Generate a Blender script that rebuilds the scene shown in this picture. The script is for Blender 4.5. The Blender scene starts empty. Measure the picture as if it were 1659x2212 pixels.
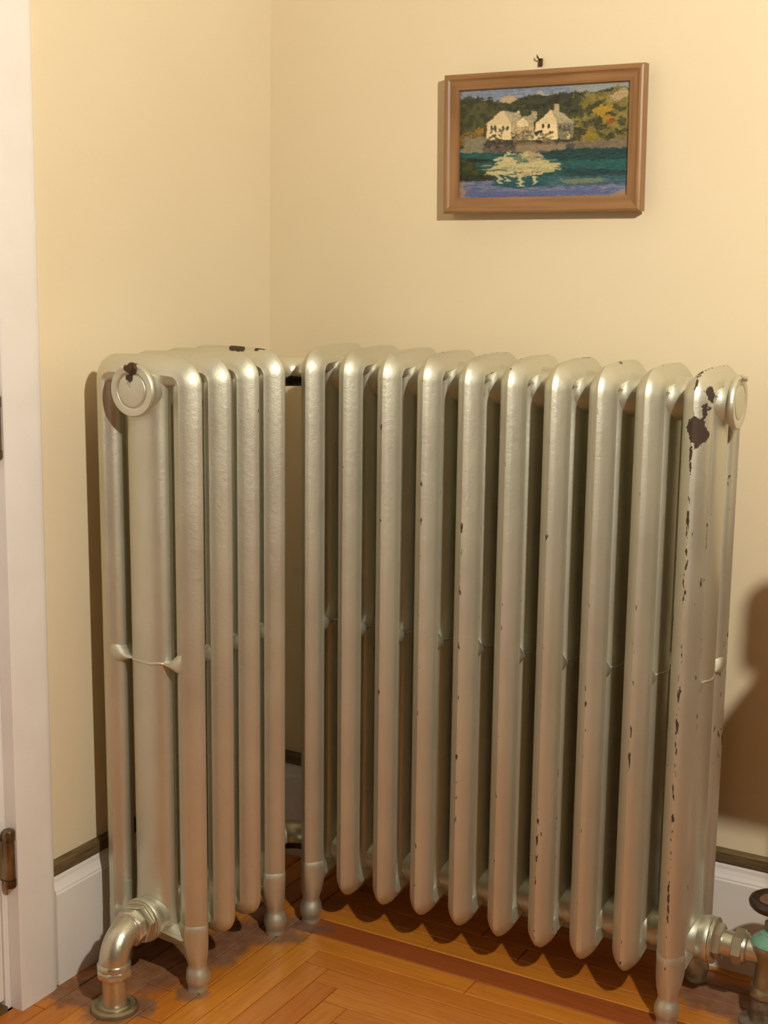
import bpy, bmesh, math, random
import numpy as np
from mathutils import Vector, Matrix, Euler
PI = math.pi
random.seed(7)
S = bpy.context.scene
C = S.collection

# ------------------------------------------------------------------ camera
CAM = (1.42173, -2.12686, 1.13831)
YAW, PITCH, ROLL, FPX = 0.50761, 0.19044, 0.01867, 3087.97
fw = Vector((-math.sin(YAW)*math.cos(PITCH), math.cos(YAW)*math.cos(PITCH), -math.sin(PITCH)))
rt = Vector((math.cos(YAW), math.sin(YAW), 0)); up = rt.cross(fw)
r2 = rt*math.cos(ROLL)+up*math.sin(ROLL); u2 = -rt*math.sin(ROLL)+up*math.cos(ROLL)
cd = bpy.data.cameras.new('camera'); cam = bpy.data.objects.new('camera', cd); C.objects.link(cam)
cd.sensor_fit = 'HORIZONTAL'; cd.sensor_width = 36; cd.lens = 36*FPX/1659
cam.matrix_world = Matrix(((r2.x, u2.x, -fw.x, CAM[0]), (r2.y, u2.y, -fw.y, CAM[1]), (r2.z, u2.z, -fw.z, CAM[2]), (0, 0, 0, 1)))
cd.clip_start = 0.02
S.camera = cam
# ------------------------------------------------------------------ world, exposure, lamp position
w = bpy.data.worlds.new('world'); S.world = w; w.use_nodes = True
w.node_tree.nodes['Background'].inputs[0].default_value = (0.02, 0.016, 0.012, 1)
S.view_settings.view_transform = 'Standard'; S.view_settings.look = 'None'
S.view_settings.gamma = 1; S.view_settings.use_curve_mapping = False
S.view_settings.exposure = 0.0
LAMP = (1.70, -1.46, 1.76)          # bare bulb of the floor lamp
BULB_R, BULB_E, BULB_C = 0.030, 3150.0, (1.0, 0.925, 0.76)

# ------------------------------------------------------------------ materials
def mat(name, col=(.5, .5, .5), rough=.5, metal=0.0, spec=.5):
    m = bpy.data.materials.new(name); m.use_nodes = True
    b = m.node_tree.nodes['Principled BSDF']
    b.inputs['Base Color'].default_value = (*col, 1); b.inputs['Roughness'].default_value = rough
    b.inputs['Metallic'].default_value = metal; b.inputs['Specular IOR Level'].default_value = spec
    return m
class N:
    """small node helper"""
    def __init__(s, m): s.m = m; s.t = m.node_tree; s.b = s.t.nodes['Principled BSDF']
    def new(s, k, **p):
        n = s.t.nodes.new(k)
        for a, v in p.items(): setattr(n, a, v)
        return n
    def link(s, a, b): s.t.links.new(a, b)
    def coord(s, which='Object'): return s.new('ShaderNodeTexCoord').outputs[which]
    def pos(s): return s.new('ShaderNodeNewGeometry').outputs['Position']
    def scale(s, v, sc):
        n = s.new('ShaderNodeMapping'); n.inputs['Scale'].default_value = sc; s.link(v, n.inputs['Vector']); return n.outputs[0]
    def noise(s, v, scale, detail=3, rough=.55, out=0):
        n = s.new('ShaderNodeTexNoise'); n.inputs['Scale'].default_value = scale; n.inputs['Detail'].default_value = detail
        n.inputs['Roughness'].default_value = rough; s.link(v, n.inputs['Vector']); return n.outputs[out]
    def math(s, op, a, b=None, clamp=False):
        n = s.new('ShaderNodeMath', operation=op); n.use_clamp = clamp
        for i, x in enumerate((a, b)):
            if x is None: continue
            if isinstance(x, (int, float)): n.inputs[i].default_value = x
            else: s.link(x, n.inputs[i])
        return n.outputs[0]
    def ramp(s, f, a, b):
        n = s.new('ShaderNodeMapRange'); n.inputs[1].default_value = a; n.inputs[2].default_value = b
        s.link(f, n.inputs[0]); return n.outputs[0]
    def mix(s, f, a, b):
        n = s.new('ShaderNodeMix', data_type='RGBA')
        if isinstance(f, (int, float)): n.inputs[0].default_value = f
        else: s.link(f, n.inputs[0])
        for i, x in ((6, a), (7, b)):
            if isinstance(x, tuple): n.inputs[i].default_value = (*x[:3], 1)
            else: s.link(x, n.inputs[i])
        return n.outputs[2]
    def bump(s, h, strength, dist):
        n = s.new('ShaderNodeBump'); n.inputs['Strength'].default_value = strength; n.inputs['Distance'].default_value = dist
        s.link(h, n.inputs['Height']); s.link(n.outputs[0], s.b.inputs['Normal'])
    def xyz(s, v):
        n = s.new('ShaderNodeSeparateXYZ'); s.link(v, n.inputs[0]); return n.outputs

M = {}
def wall_mat():
    m = mat('cream_wall_paint', (.80, .69, .50), .62, spec=.3); n = N(m); p = n.pos()
    f = n.ramp(n.noise(p, 2.2, 2), .3, .7)
    n.link(n.mix(f, (.785, .675, .48), (.815, .705, .51)), n.b.inputs['Base Color'])
    n.bump(n.math('ADD', n.noise(p, 160, 4), n.math('MULTIPLY', n.noise(p, 14, 2), 1.5)), .12, .0015); return m
M['wall'] = wall_mat()
def trim_mat():
    m = mat('white_trim_paint', (.74, .70, .68), .38); n = N(m); p = n.pos()
    n.link(n.mix(n.ramp(n.noise(p, 9, 4), .35, .7), (.88, .845, .83), (.83, .79, .775)), n.b.inputs['Base Color'])
    n.bump(n.noise(n.scale(p, (60, 60, 6)), 3, 3), .10, .001); return m
M['trim'] = trim_mat()
M['farwall'] = mat('brown_far_wall', (.20, .15, .10), .7)
M['ceiling'] = mat('ceiling_paint', (.50, .47, .41), .8)
def strip_mat():
    m = mat('bare_brown_wood', (.12, .075, .03), .6); n = N(m); p = n.pos()
    f = n.ramp(n.noise(n.scale(p, (12, 12, 150)), 2, 4), .3, .7)
    n.link(n.mix(f, (.085, .052, .02), (.19, .125, .055)), n.b.inputs['Base Color']); n.bump(f, .4, .001); return m
M['strip'] = strip_mat()
def plank_mat(name, axis, dark=False):
    m = mat(name, (.4, .15, .03), .34); n = N(m); p = n.pos()
    sc = (3, 45, 1) if axis == 'x' else (45, 3, 1)
    g = n.noise(n.scale(p, sc), 3, 5, .6)
    g2 = n.noise(n.scale(p, (sc[0]*4, sc[1]*4, 1)), 3, 3, .6)
    rnd = n.new('ShaderNodeObjectInfo').outputs['Random']
    if dark: a, b, c = (.30, .075, .018), (.36, .095, .022), (.20, .048, .012)
    else: a, b, c = (.52, .165, .018), (.66, .255, .030), (.33, .090, .012)
    col = n.mix(rnd, a, b)
    col = n.mix(n.math('MULTIPLY', n.ramp(g, .45, .75), .55), col, c)
    col = n.mix(n.math('MULTIPLY', n.ramp(g2, .55, .8), .35), col, c)
    # grime along the board edges and bare, grey, dusty boards where the varnish stops near the feet and pipes
    x, y, z = n.xyz(p)
    wob = n.math('MULTIPLY', n.math('SUBTRACT', n.noise(p, 26, 4), .5), .07)
    wob2 = n.math('MULTIPLY', n.math('SUBTRACT', n.noise(p, 11, 2), .5), .10)
    dx = n.math('ADD', n.math('ADD', x, wob), wob2)
    def blob(cx, cy, rx, ry, soft=.38):
        a1 = n.math('DIVIDE', n.math('SUBTRACT', dx, cx), rx)
        b1 = n.math('DIVIDE', n.math('SUBTRACT', n.math('ADD', y, wob), cy), ry)
        d = n.math('ADD', n.math('MULTIPLY', a1, a1), n.math('MULTIPLY', b1, b1))
        return n.ramp(d, 1+soft, 1-soft)
    bl = blob(.075, -.46, .10, .115)
    for q in ((.05, -.60, .075, .045), (.132, -.609, .050, .050), (.205, -.512, .026, .026), (.20, -.28, .05, .055), (.245, -.235, .03, .02),
              (.155, -.36, .05, .08), (.92, -.105, .10, .055), (.99, -.155, .055, .055)):
        bl = n.math('MAXIMUM', bl, blob(*q))
    dust = n.mix(n.ramp(n.noise(p, 40, 4), .35, .65), (.115, .062, .042), (.20, .135, .105))
    col = n.mix(n.math('MULTIPLY', bl, .74), col, dust)
    n.link(col, n.b.inputs['Base Color'])
    n.link(n.math('ADD', n.math('MULTIPLY', bl, .4), n.math('ADD', .27, n.math('MULTIPLY', g, .14))), n.b.inputs['Roughness'])
    n.bump(n.math('ADD', g, n.noise(p, 90, 3)), .12, .001); return m
M['plank_x'] = plank_mat('varnished_oak_x', 'x'); M['plank_y'] = plank_mat('varnished_oak_y', 'y')
M['border_x'] = plank_mat('red_border_oak', 'x', True); M['border_y'] = plank_mat('red_border_oak_y', 'y', True)
M['subfloor'] = mat('dark_subfloor', (.035, .018, .010), .8)
M['floorfar'] = mat('far_floor_boards', (.36, .145, .03), .4)

def silver_mat(name='silver_radiator_paint', chips=True, base=(.68, .67, .565), metal=.87, rough=.50):
    m = mat(name, base, rough, metal); n = N(m); o = n.coord('Object')
    oi = n.new('ShaderNodeObjectInfo').outputs['Random']
    off = n.new('ShaderNodeCombineXYZ'); n.link(n.math('MULTIPLY', oi, 37.0), off.inputs[0]); n.link(n.math('MULTIPLY', oi, 11.0), off.inputs[2])
    va = n.new('ShaderNodeVectorMath', operation='ADD'); n.link(o, va.inputs[0]); n.link(off.outputs[0], va.inputs[1]); v = va.outputs[0]
    f = n.ramp(n.noise(v, 6, 4), .3, .7)
    col = n.mix(f, tuple(c*.94 for c in base), tuple(min(1, c*1.06) for c in base))
    lum = n.noise(v, 420, 2)
    rgh = n.math('ADD', rough-.05, n.math('MULTIPLY', n.noise(v, 18, 4), .10))
    h = n.math('ADD', n.math('MULTIPLY', lum, .35), n.math('ADD', n.noise(v, 130, 3), n.math('MULTIPLY', n.noise(n.scale(v, (1, 1, .35)), 30, 2), 2.2)))
    metv = metal
    if chips:
        ed = n.new('ShaderNodeAttribute', attribute_type='GEOMETRY', attribute_name='edge').outputs['Fac']
        ch = n.new('ShaderNodeAttribute', attribute_type='OBJECT', attribute_name='chip_amount').outputs['Fac']
        nz = n.noise(n.scale(v, (1, 1, .33)), 150, 4, .6)
        t = n.math('ADD', n.math('MULTIPLY', n.math('POWER', ed, 1.6), .17), n.math('ADD', nz, n.math('MULTIPLY', ch, .10)))
        big = n.math('MULTIPLY', n.math('SUBTRACT', n.noise(v, 9, 2), .5), .5)
        mask = n.ramp(n.math('ADD', t, big), .845, .86)
        nz2 = n.noise(v, 60, 5, .6)
        for nm in ('chip_a', 'chip_b', 'chip_c'):
            at = n.new('ShaderNodeAttribute', attribute_type='OBJECT', attribute_name=nm)
            vs = n.new('ShaderNodeVectorMath', operation='SUBTRACT'); n.link(o, vs.inputs[0]); n.link(at.outputs['Vector'], vs.inputs[1])
            ln = n.new('ShaderNodeVectorMath', operation='LENGTH'); n.link(n.scale(vs.outputs[0], (1, .8, .62)), ln.inputs[0])
            d = n.math('ADD', ln.outputs['Value'], n.math('MULTIPLY', n.math('SUBTRACT', nz2, .5), .030))
            rr = n.new('ShaderNodeAttribute', attribute_type='OBJECT', attribute_name=nm+'_size').outputs['Fac']
            mask = n.math('MAXIMUM', mask, n.ramp(n.math('SUBTRACT', d, rr), .0006, -.0006))
        mask = n.math('MINIMUM', mask, 1.0)
        col = n.mix(mask, col, (.050, .030, .018))
        metv = n.math('MULTIPLY', n.math('SUBTRACT', 1, mask), metal); n.link(metv, n.b.inputs['Metallic'])
        rgh = n.math('ADD', rgh, n.math('MULTIPLY', mask, .2))
        h = n.math('SUBTRACT', h, n.math('MULTIPLY', mask, 3.0))
    n.link(col, n.b.inputs['Base Color']); n.link(rgh, n.b.inputs['Roughness'])
    n.bump(h, .30, .0012); return m
M['silver'] = silver_mat()
M['fitting'] = silver_mat('silver_fitting_paint', False, (.70, .67, .55), .9, .34)
def dirty_pipe():
    m = mat('worn_painted_pipe', (.3, .27, .2), .5, .5); n = N(m); o = n.coord('Object')
    f = n.ramp(n.noise(o, 55, 5, .65), .38, .62)
    n.link(n.mix(f, (.30, .27, .20), (.12, .08, .05)), n.b.inputs['Base Color'])
    n.link(n.math('SUBTRACT', .6, n.math('MULTIPLY', f, .4)), n.b.inputs['Metallic']); n.bump(n.noise(o, 120, 4), .4, .001); return m
M['pipe'] = dirty_pipe()
M['brass'] = silver_mat('old_grey_bronze', False, (.36, .31, .20), .85, .38)
M['verdigris'] = mat('green_verdigris', (.20, .42, .33), .42, .1)
M['bakelite'] = mat('black_brown_bakelite', (.035, .020, .014), .28)
M['copper'] = mat('copper_plate', (.42, .28, .20), .4, .7)
def hinge_mat():
    m = mat('tarnished_hinge_steel', (.20, .14, .08), .38, .85); n = N(m); o = n.coord('Object')
    n.link(n.mix(n.ramp(n.noise(n.scale(o, (60, 60, 14)), 1, 4), .35, .65), (.10, .065, .035), (.34, .24, .13)), n.b.inputs['Base Color']); return m
M['hinge'] = hinge_mat()
def gasket_mat():
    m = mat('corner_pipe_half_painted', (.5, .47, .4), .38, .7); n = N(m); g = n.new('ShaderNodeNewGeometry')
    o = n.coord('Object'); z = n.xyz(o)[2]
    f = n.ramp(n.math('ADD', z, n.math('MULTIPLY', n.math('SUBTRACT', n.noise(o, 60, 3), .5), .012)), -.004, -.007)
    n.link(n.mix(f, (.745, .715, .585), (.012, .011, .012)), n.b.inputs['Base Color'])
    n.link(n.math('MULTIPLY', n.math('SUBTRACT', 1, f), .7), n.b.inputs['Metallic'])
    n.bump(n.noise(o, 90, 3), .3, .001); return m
M['gasket'] = gasket_mat()
def frame_mat(name, axis):
    m = mat(name, (.36, .17, .06), .42); n = N(m); o = n.coord('Object')
    sc = (6, 90, 90) if axis == 'x' else (90, 90, 6)
    f = n.ramp(n.noise(n.scale(o, sc), 1.2, 4), .3, .7)
    n.link(n.mix(f, (.21, .100, .036), (.34, .180, .075)), n.b.inputs['Base Color']); n.bump(f, .15, .0006); return m
M['frame_h'] = frame_mat('oak_frame_horizontal', 'x'); M['frame_v'] = frame_mat('oak_frame_upright', 'z')
M['nail'] = mat('rusty_nail_iron', (.09, .045, .025), .5, .5)
M['black_metal'] = mat('black_lamp_metal', (.03, .03, .03), .4, .5)
M['leather'] = mat('shadow_stool_leather', (.11, .045, .02), .45)
M['stoolwood'] = mat('shadow_stool_wood', (.13, .06, .025), .4)
bulb = bpy.data.materials.new('lit_bulb'); bulb.use_nodes = True
_t = bulb.node_tree; _t.nodes.clear()
_e = _t.nodes.new('ShaderNodeEmission'); _o = _t.nodes.new('ShaderNodeOutputMaterial')
_e.inputs[0].default_value = (*BULB_C, 1); _e.inputs[1].default_value = BULB_E; _t.links.new(_e.outputs[0], _o.inputs[0])

# ------------------------------------------------------------------ mesh helpers
class MB:
    def __init__(s): s.v = []; s.f = []; s.e = {}
    def add(s, vs, fs):
        o = len(s.v); s.v += [tuple(p) for p in vs]; s.f += [tuple(i+o for i in f) for f in fs]; return s
    def box(s, a, b):
        (x0, y0, z0), (x1, y1, z1) = a, b
        return s.add([(x0, y0, z0), (x1, y0, z0), (x1, y1, z0), (x0, y1, z0), (x0, y0, z1), (x1, y0, z1), (x1, y1, z1), (x0, y1, z1)],
                     [(3, 2, 1, 0), (4, 5, 6, 7), (0, 1, 5, 4), (1, 2, 6, 5), (2, 3, 7, 6), (3, 0, 4, 7)])
    def loft(s, rings, closed=False, caps=True, edge=None):
        n = len(rings[0]); o = len(s.v); fs = []
        k = len(rings)
        for i in range(k if closed else k-1):
            for j in range(n):
                a, b = i*n+j, i*n+(j+1) % n; c, d = ((i+1) % k)*n+(j+1) % n, ((i+1) % k)*n+j
                fs.append((a, b, c, d))
        if caps and not closed: fs += [tuple(range(n-1, -1, -1)), tuple((k-1)*n+j for j in range(n))]
        vs = [p for r in rings for p in r]
        if edge is not None:
            for i in range(k):
                for j in range(n): s.e[o+i*n+j] = edge[j]
        return s.add(vs, fs)
    def lathe(s, prof, axis='z', org=(0, 0, 0), n=32, phase=0):
        """prof: list of (r, t) along the axis"""
        rings = []
        for r, t in prof:
            ring = []
            for j in range(n):
                a = phase+2*PI*j/n; c, q = r*math.cos(a), r*math.sin(a)
                p = {'z': (c, q, t), 'x': (t, c, q), 'y': (q, t, c)}[axis]
                ring.append((p[0]+org[0], p[1]+org[1], p[2]+org[2]))
            rings.append(ring)
        return s.loft(rings)
    def tube(s, path, rad, n=20):
        pts = [Vector(p) for p in path]; rad = rad if isinstance(rad, (list, tuple)) else [rad]*len(pts)
        t0 = (pts[1]-pts[0]).normalized(); ref = Vector((0, 0, 1)) if abs(t0.z) < .9 else Vector((1, 0, 0))
        nx = t0.cross(ref).normalized(); rings = []
        for i, p in enumerate(pts):
            t = (pts[min(i+1, len(pts)-1)]-pts[max(i-1, 0)]).normalized()
            nx = (nx-t*nx.dot(t)).normalized(); ny = t.cross(nx)
            rings.append([p+rad[i]*(nx*math.cos(2*PI*j/n)+ny*math.sin(2*PI*j/n)) for j in range(n)])
        return s.loft(rings)
    def build(s, name, m, parent=None, loc=(0, 0, 0), rot=(0, 0, 0), sharp=35, bevel=0):
        me = s.mesh(name, m, sharp)
        o = bpy.data.objects.new(name, me); C.objects.link(o); o.parent = parent; o.location = loc; o.rotation_euler = rot
        if bevel:
            md = o.modifiers.new('bevel', 'BEVEL'); md.width = bevel; md.segments = 2; md.limit_method = 'ANGLE'
        return o
    def mesh(s, name, m, sharp=35):
        me = bpy.data.meshes.new(name); me.from_pydata(s.v, [], s.f)
        bm = bmesh.new(); bm.from_mesh(me); bmesh.ops.recalc_face_normals(bm, faces=bm.faces); bm.to_mesh(me); bm.free()
        if sharp:
            for p in me.polygons: p.use_smooth = True
            me.set_sharp_from_angle(angle=math.radians(sharp))
        if s.e:
            at = me.attributes.new('edge', 'FLOAT', 'POINT')
            at.data.foreach_set('value', [s.e.get(i, 0.0) for i in range(len(s.v))])
        me.materials.append(m); return me
def empty(name, loc=(0, 0, 0)):
    o = bpy.data.objects.new(name, None); o.empty_display_size = .05; C.objects.link(o); o.location = loc; return o
def tag(o, label=None, cat=None, group=None, kind=None):
    for k, v in (('label', label), ('category', cat), ('group', group), ('kind', kind)):
        if v: o[k] = v
    return o
def struct(name, mb, m, label=None, cat=None, parent=None, bevel=0):
    o = mb.build(name, m, parent, sharp=0 if not bevel else 35, bevel=bevel)
    if parent is None: tag(o, label, cat, kind='structure')
    return o
def link_mesh(name, me, parent, loc=(0, 0, 0), rot=(0, 0, 0)):
    o = bpy.data.objects.new(name, me); C.objects.link(o); o.parent = parent; o.location = loc; o.rotation_euler = rot; return o

# ------------------------------------------------------------------ the room
RX, RY, RH = 5.6, -6.4, 2.9        # far sides of the room
CY0, CY1 = -.685, -.602             # door casing, inner and outer edge
DY0, DY1 = -1.53, -.697             # door leaf
DH = 2.04
struct('wall_left', MB().box((-.14, CY0+.0025, 0), (0, .14, RH)).box((-.14, RY, 0), (0, DY0-.015, RH)).box((-.14, DY0-.015, DH+.02), (0, CY0+.0025, RH)), M['wall'],
       'plain cream wall on the left with the white door', 'wall')
struct('wall_back', MB().box((0, 0, 0), (RX, .14, RH)), M['wall'], 'plain cream wall behind the long radiator wing and the painting', 'wall')
struct('wall_right', MB().box((RX, RY, 0), (RX+.14, .14, RH)), M['farwall'], 'brown wall across the room on the right', 'wall')
struct('wall_front', MB().box((-.14, RY-.14, 0), (RX+.14, RY, RH)), M['farwall'], 'brown wall of the room behind the viewer', 'wall')
struct('ceiling', MB().box((-.14, RY-.14, RH), (RX+.14, .14, RH+.1)), M['ceiling'], 'flat off-white ceiling over the room', 'ceiling')
floor = struct('floor', MB().box((-.14, RY-.14, -.1), (RX+.14, .14, -.0125)), M['subfloor'], 'orange oak strip floor with a red border strip', 'floor')

def plank(x0, x1, y0, y1, m, tilt=0):
    g, c = .0008, .0012
    x0 += g; x1 -= g; y0 += g; y1 -= g
    dz = random.uniform(-.0004, .0001)
    rect = lambda i, z: [(x0+i, y0+i, z), (x1-i, y0+i, z), (x1-i, y1-i, z), (x0+i, y1-i, z)]
    mb = MB().loft([rect(0, -.012), rect(0, dz-.0012), rect(c, dz)])
    return mb.build('plank', m, floor, sharp=0)
PW = .0427
XS = [.2583+PW*k for k in range(-6, 40)]          # left-field seams (boards running towards the viewer)
ks = 6
def split(a, b, lo, hi, off):
    cuts = [a]; c = a+off
    while c < b-.12: cuts.append(c); c += random.uniform(lo, hi)
    return cuts+[b]
FX1, FY0 = 1.75, -1.75
# border strip along the back wall and the boards behind it
for a, b in zip(*(lambda c: (c, c[1:]))(split(.2156, FX1, .9, 1.3, .75))): plank(a, b, -.2556, -.2040, M['border_x'])
yy = -.2040
while yy < -.03:
    y1 = min(yy+PW, -.0005)
    for a, b in zip(*(lambda c: (c, c[1:]))(split(.2156 if yy > -.17 else .2156, FX1, .5, .9, random.uniform(.2, .6)))): plank(a, b, yy, y1, M['plank_x'])
    yy = y1
# rows R_k parallel to the back wall, boards L_k parallel to the left wall, meeting in steps
ROWY = [-.2556-.0434*k for k in range(0, 36)]
for k in range(35):
    xk = XS[ks+k]
    off = (.302 if k == 0 else random.uniform(.45, .9))
    if ROWY[k+1] > FY0:
        for a, b in zip(*(lambda c: (c, c[1:]))(split(xk, FX1, .5, .9, off))): 
            if b > a+.01: plank(a, b, ROWY[k+1], ROWY[k], M['plank_x'])
    top = ROWY[k+1]
    if XS[ks+k+1] < FX1 and top > FY0+.05:
        cs = split(0, top-FY0, .55, .95, random.uniform(.35, .8))
        for a, b in zip(cs, cs[1:]): plank(xk, XS[ks+k+1], top-b, top-a, M['plank_y'])
for k in range(6):
    xa, xb = XS[k], XS[k+1]
    top = -.0005 if k < 5 else -.2556
    cs = split(0, top-FY0, .5, .9, random.uniform(.3, .7))
    for a, b in zip(cs, cs[1:]): plank(max(xa, .0005), xb, top-b, top-a, M['border_y'] if k == 4 and a < .3 and False else M['plank_y'])
# remaining floor beyond the boards one can tell apart
far = MB().box((FX1, RY, -.012), (RX, 0, -.0003)).box((0, RY, -.012), (FX1, FY0, -.0003)).build('board_field', M['floorfar'], floor, sharp=0)

# baseboards with moulded cap, bare wood strip above
def base_profile(): return [(0, 0), (.018, 0), (.018, .148), (.0165, .1505), (.0165, .153), (.0135, .158), (.0105, .165), (.010, .170), (.0085, .1745), (.006, .176), (0, .176)]
mb = MB(); mb.loft([[(d, y, z) for d, z in base_profile()] for y in (CY1+.001, -.0005)])
struct('baseboard_left', mb, M['trim'], 'white moulded baseboard between the door casing and the corner', 'baseboard')
mb = MB(); mb.loft([[(x, -d, z) for d, z in base_profile()] for x in (.0185, RX)])
struct('baseboard_back', mb, M['trim'], 'white moulded baseboard behind the long radiator wing', 'baseboard')
def strip_prof(): return [(0, .176), (.011, .176), (.012, .178), (.012, .193), (.009, .1955), (0, .1965)]
mb = MB(); mb.loft([[(d, y, z) for d, z in strip_prof()] for y in (CY1+.001, -.0005)])
struct('trim_1', mb, M['strip'], 'bare brown wood strip on the baseboard beside the door casing', 'trim')
mb = MB(); mb.loft([[(x, -d, z) for d, z in strip_prof()] for x in (.0125, RX)])
struct('trim_2', mb, M['strip'], 'bare brown wood strip on the baseboard under the painting wall', 'trim')
# door casing: rounded outer edge
def casing_prof(): return [(0.0, CY1), (.010, CY1), (.016, CY1-.002), (.0195, CY1-.006), (.0215, CY1-.011), (.0225, CY1-.018), (.0225, CY0+.0015), (.021, CY0), (0, CY0)]
mb = MB(); mb.loft([[(x, y, z) for x, y in casing_prof()] for z in (0, DH+.09)])
mb.box((0, DY0-.10, 0), (.022, DY0-.012, DH+.09)); mb.box((0, DY0-.012, DH+.005), (.022, CY0, DH+.09))
cas = mb.build('trim_3', M['trim'], sharp=40); tag(cas, 'pale pinkish white door casing at the left edge', 'trim', kind='structure')
# jamb, door leaf, threshold, hinges
mb = MB().box((-.135, CY0-.0115, 0), (-.0005, CY0+.002, DH+.0195)).box((-.135, DY0-.0145, 0), (-.0005, DY0-.003, DH+.0195)).box((-.135, DY0-.003, DH+.003), (-.0005, CY0-.0115, DH+.0195))
struct('trim_4', mb, M['trim'], 'white door jamb edge between the casing and the door', 'trim')
mb = MB()
mb.box((-.042, DY0, .016), (-.012, DY1, DH))
door = mb.build('door_1', M['trim'], sharp=0); tag(door, 'white panelled door seen edge-on at the far left', 'door', kind='structure')
def rail(y0, y1, z0, z1): MB().box((-.0125, y0, z0), (-.001, y1, z1)).build('door_rail', M['trim'], door, sharp=35, bevel=.002)
rail(DY1-.11, DY1, .016, DH); rail(DY0, DY0+.11, .016, DH)
for z0, z1 in ((.016, .22), (.85, 1.0), (DH-.12, DH)): rail(DY0+.11, DY1-.11, z0, z1)
struct('trim_5', MB().box((-.13, DY0-.003, -.0005), (.004, CY0-.0115, .008)), M['strip'], 'worn wooden threshold under the white door', 'trim')
def hinge(z0, h):
    y, x = CY0-.0068, .0125
    kn = MB().lathe([(0, z0+.013), (.0082, z0+.013), (.0082, z0+h-.016), (0, z0+h-.016)], 'z', (x, y, 0), 20).build('hinge', M['hinge'], door)
    MB().lathe([(0, z0+h-.015), (.0094, z0+h-.015), (.0096, z0+h-.003), (.0082, z0+h), (.004, z0+h+.002), (0, z0+h+.002)], 'z', (x, y, 0), 20).build('hinge_cap', M['hinge'], kn)
    MB().lathe([(0, z0), (.0082, z0), (.0092, z0+.003), (.0092, z0+.012), (0, z0+.012)], 'z', (x, y, 0), 20).build('hinge_cap', M['hinge'], kn)
    MB().box((-.0009, y-.007, z0+.013), (x, y-.003, z0+h-.016)).build('hinge_leaf', M['hinge'], kn, sharp=0)
hinge(.198, .088); hinge(.828, .088); hinge(1.75, .093)

# ------------------------------------------------------------------ radiator
H, ZB, D = .965, .0605, .186
HV = D/2
P_R, P_L = .0691, .0710
XR0, YRC = .2341, -.2383+D/2
XLC, YL0 = .2243-D/2, -.2863
LEAN_L, LEAN_R = .0090, -.0090
ZT_HUB, ZB_HUB = .919, .1115
# plan of one outer column: rounded wedge nose with a casting seam, widest at a small lip, then narrowing inwards
HALF = [(.0005, -.0004), (.0013, .0002), (.0042, .0012), (.0080, .0044), (.0120, .0088), (.0155, .0132), (.0182, .0178), (.0196, .0218), (.0212, .0243), (.0198, .0262), (.0178, .0280), (.0158, .0340), (.0104, .0410)]
PROF = [(-u, d) for u, d in HALF[::-1]]+HALF+[(0, .0435)]
EDGE = [1.0 if abs(u) < .002 and d < .001 else (.9 if abs(abs(u)-.0212) < .0002 else 0.0) for u, d in PROF]
def loop_path(rt_, rb_):
    pts = []
    def arc(cv, cz, r, a0, a1, n):
        for i in range(n+1):
            a = a0+(a1-a0)*i/n; pts.append((cv+r*math.cos(a), cz+r*math.sin(a), -math.cos(a), -math.sin(a)))
    arc(HV-rt_, H-rt_, rt_, 0, PI/2, 10)
    for i in range(1, 4): t = i/4; pts.append(((HV-rt_)*(1-2*t), H+.002*math.sin(PI*t), 0, -1))
    arc(-HV+rt_, H-rt_, rt_, PI/2, PI, 10)
    for i in range(1, 10): pts.append((-HV, (H-rt_)+(ZB+rb_-H+rt_)*i/10, 1, 0))
    arc(-HV+rb_, ZB+rb_, rb_, PI, 1.5*PI, 8)
    for i in range(1, 4): t = i/4; pts.append(((-HV+rb_)*(1-2*t), ZB+.006*math.sin(PI*t), 0, 1))
    arc(HV-rb_, ZB+rb_, rb_, 1.5*PI, 2*PI, 8)
    for i in range(1, 10): pts.append((HV, (ZB+rb_)+(H-rt_-ZB-rb_)*i/10, -1, 0))
    return pts
RT, RB = .0390, .0340
def section_mesh():
    rings = []
    for v, z, nv, nz in loop_path(RT, RB):
        k = 1
        lim = 1.0 if abs(nv) in (0, 1) else .97*(RT if z > .5 else RB)
        rings.append([(u*k, v+nv*min(d, lim if lim < 1 else 1), z+nz*min(d, lim if lim < 1 else 1)) for u, d in PROF])
    mb = MB(); mb.loft(rings, closed=True, edge=EDGE)
    return mb.mesh('section', M['silver'], 50)
def center_mesh():
    mb = MB(); n = 36; rings = []
    for z in (.10, .118, .135, .16, .30, .50, .70, .86, .89, .91, .93):
        k = 1+.20*max(0, (.155-z)/.055)**2+.15*max(0, (z-.88)/.05)**2
        ring = []
        for j in range(n):
            a = 2*PI*j/n; c, s_ = math.cos(a), math.sin(a)
            ring.append((.0205*k*abs(c)**.85*(1 if c > 0 else -1), .0345*k*abs(s_)**.92*(1 if s_ > 0 else -1), z))
        rings.append(ring)
    mb.loft(rings); mb.e = {i: 0.0 for i in range(len(mb.v))}
    return mb.mesh('center_column', M['silver'], 60)
def hub_mesh(bottom):
    prof = [(0, -.0358), (.0303, -.0358), (.0309, -.0340), (.0310, -.0300), (.0311, -.0255), (.0314, -.0215), (.0322, -.0180), (.0336, -.0140), (.0346, 0)]
    prof = prof+[(r, -t) for r, t in prof[-2::-1]]
    return MB().lathe(prof, 'x', (0, 0, 0), 40).mesh('hub', M['silver'], 40)
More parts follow.
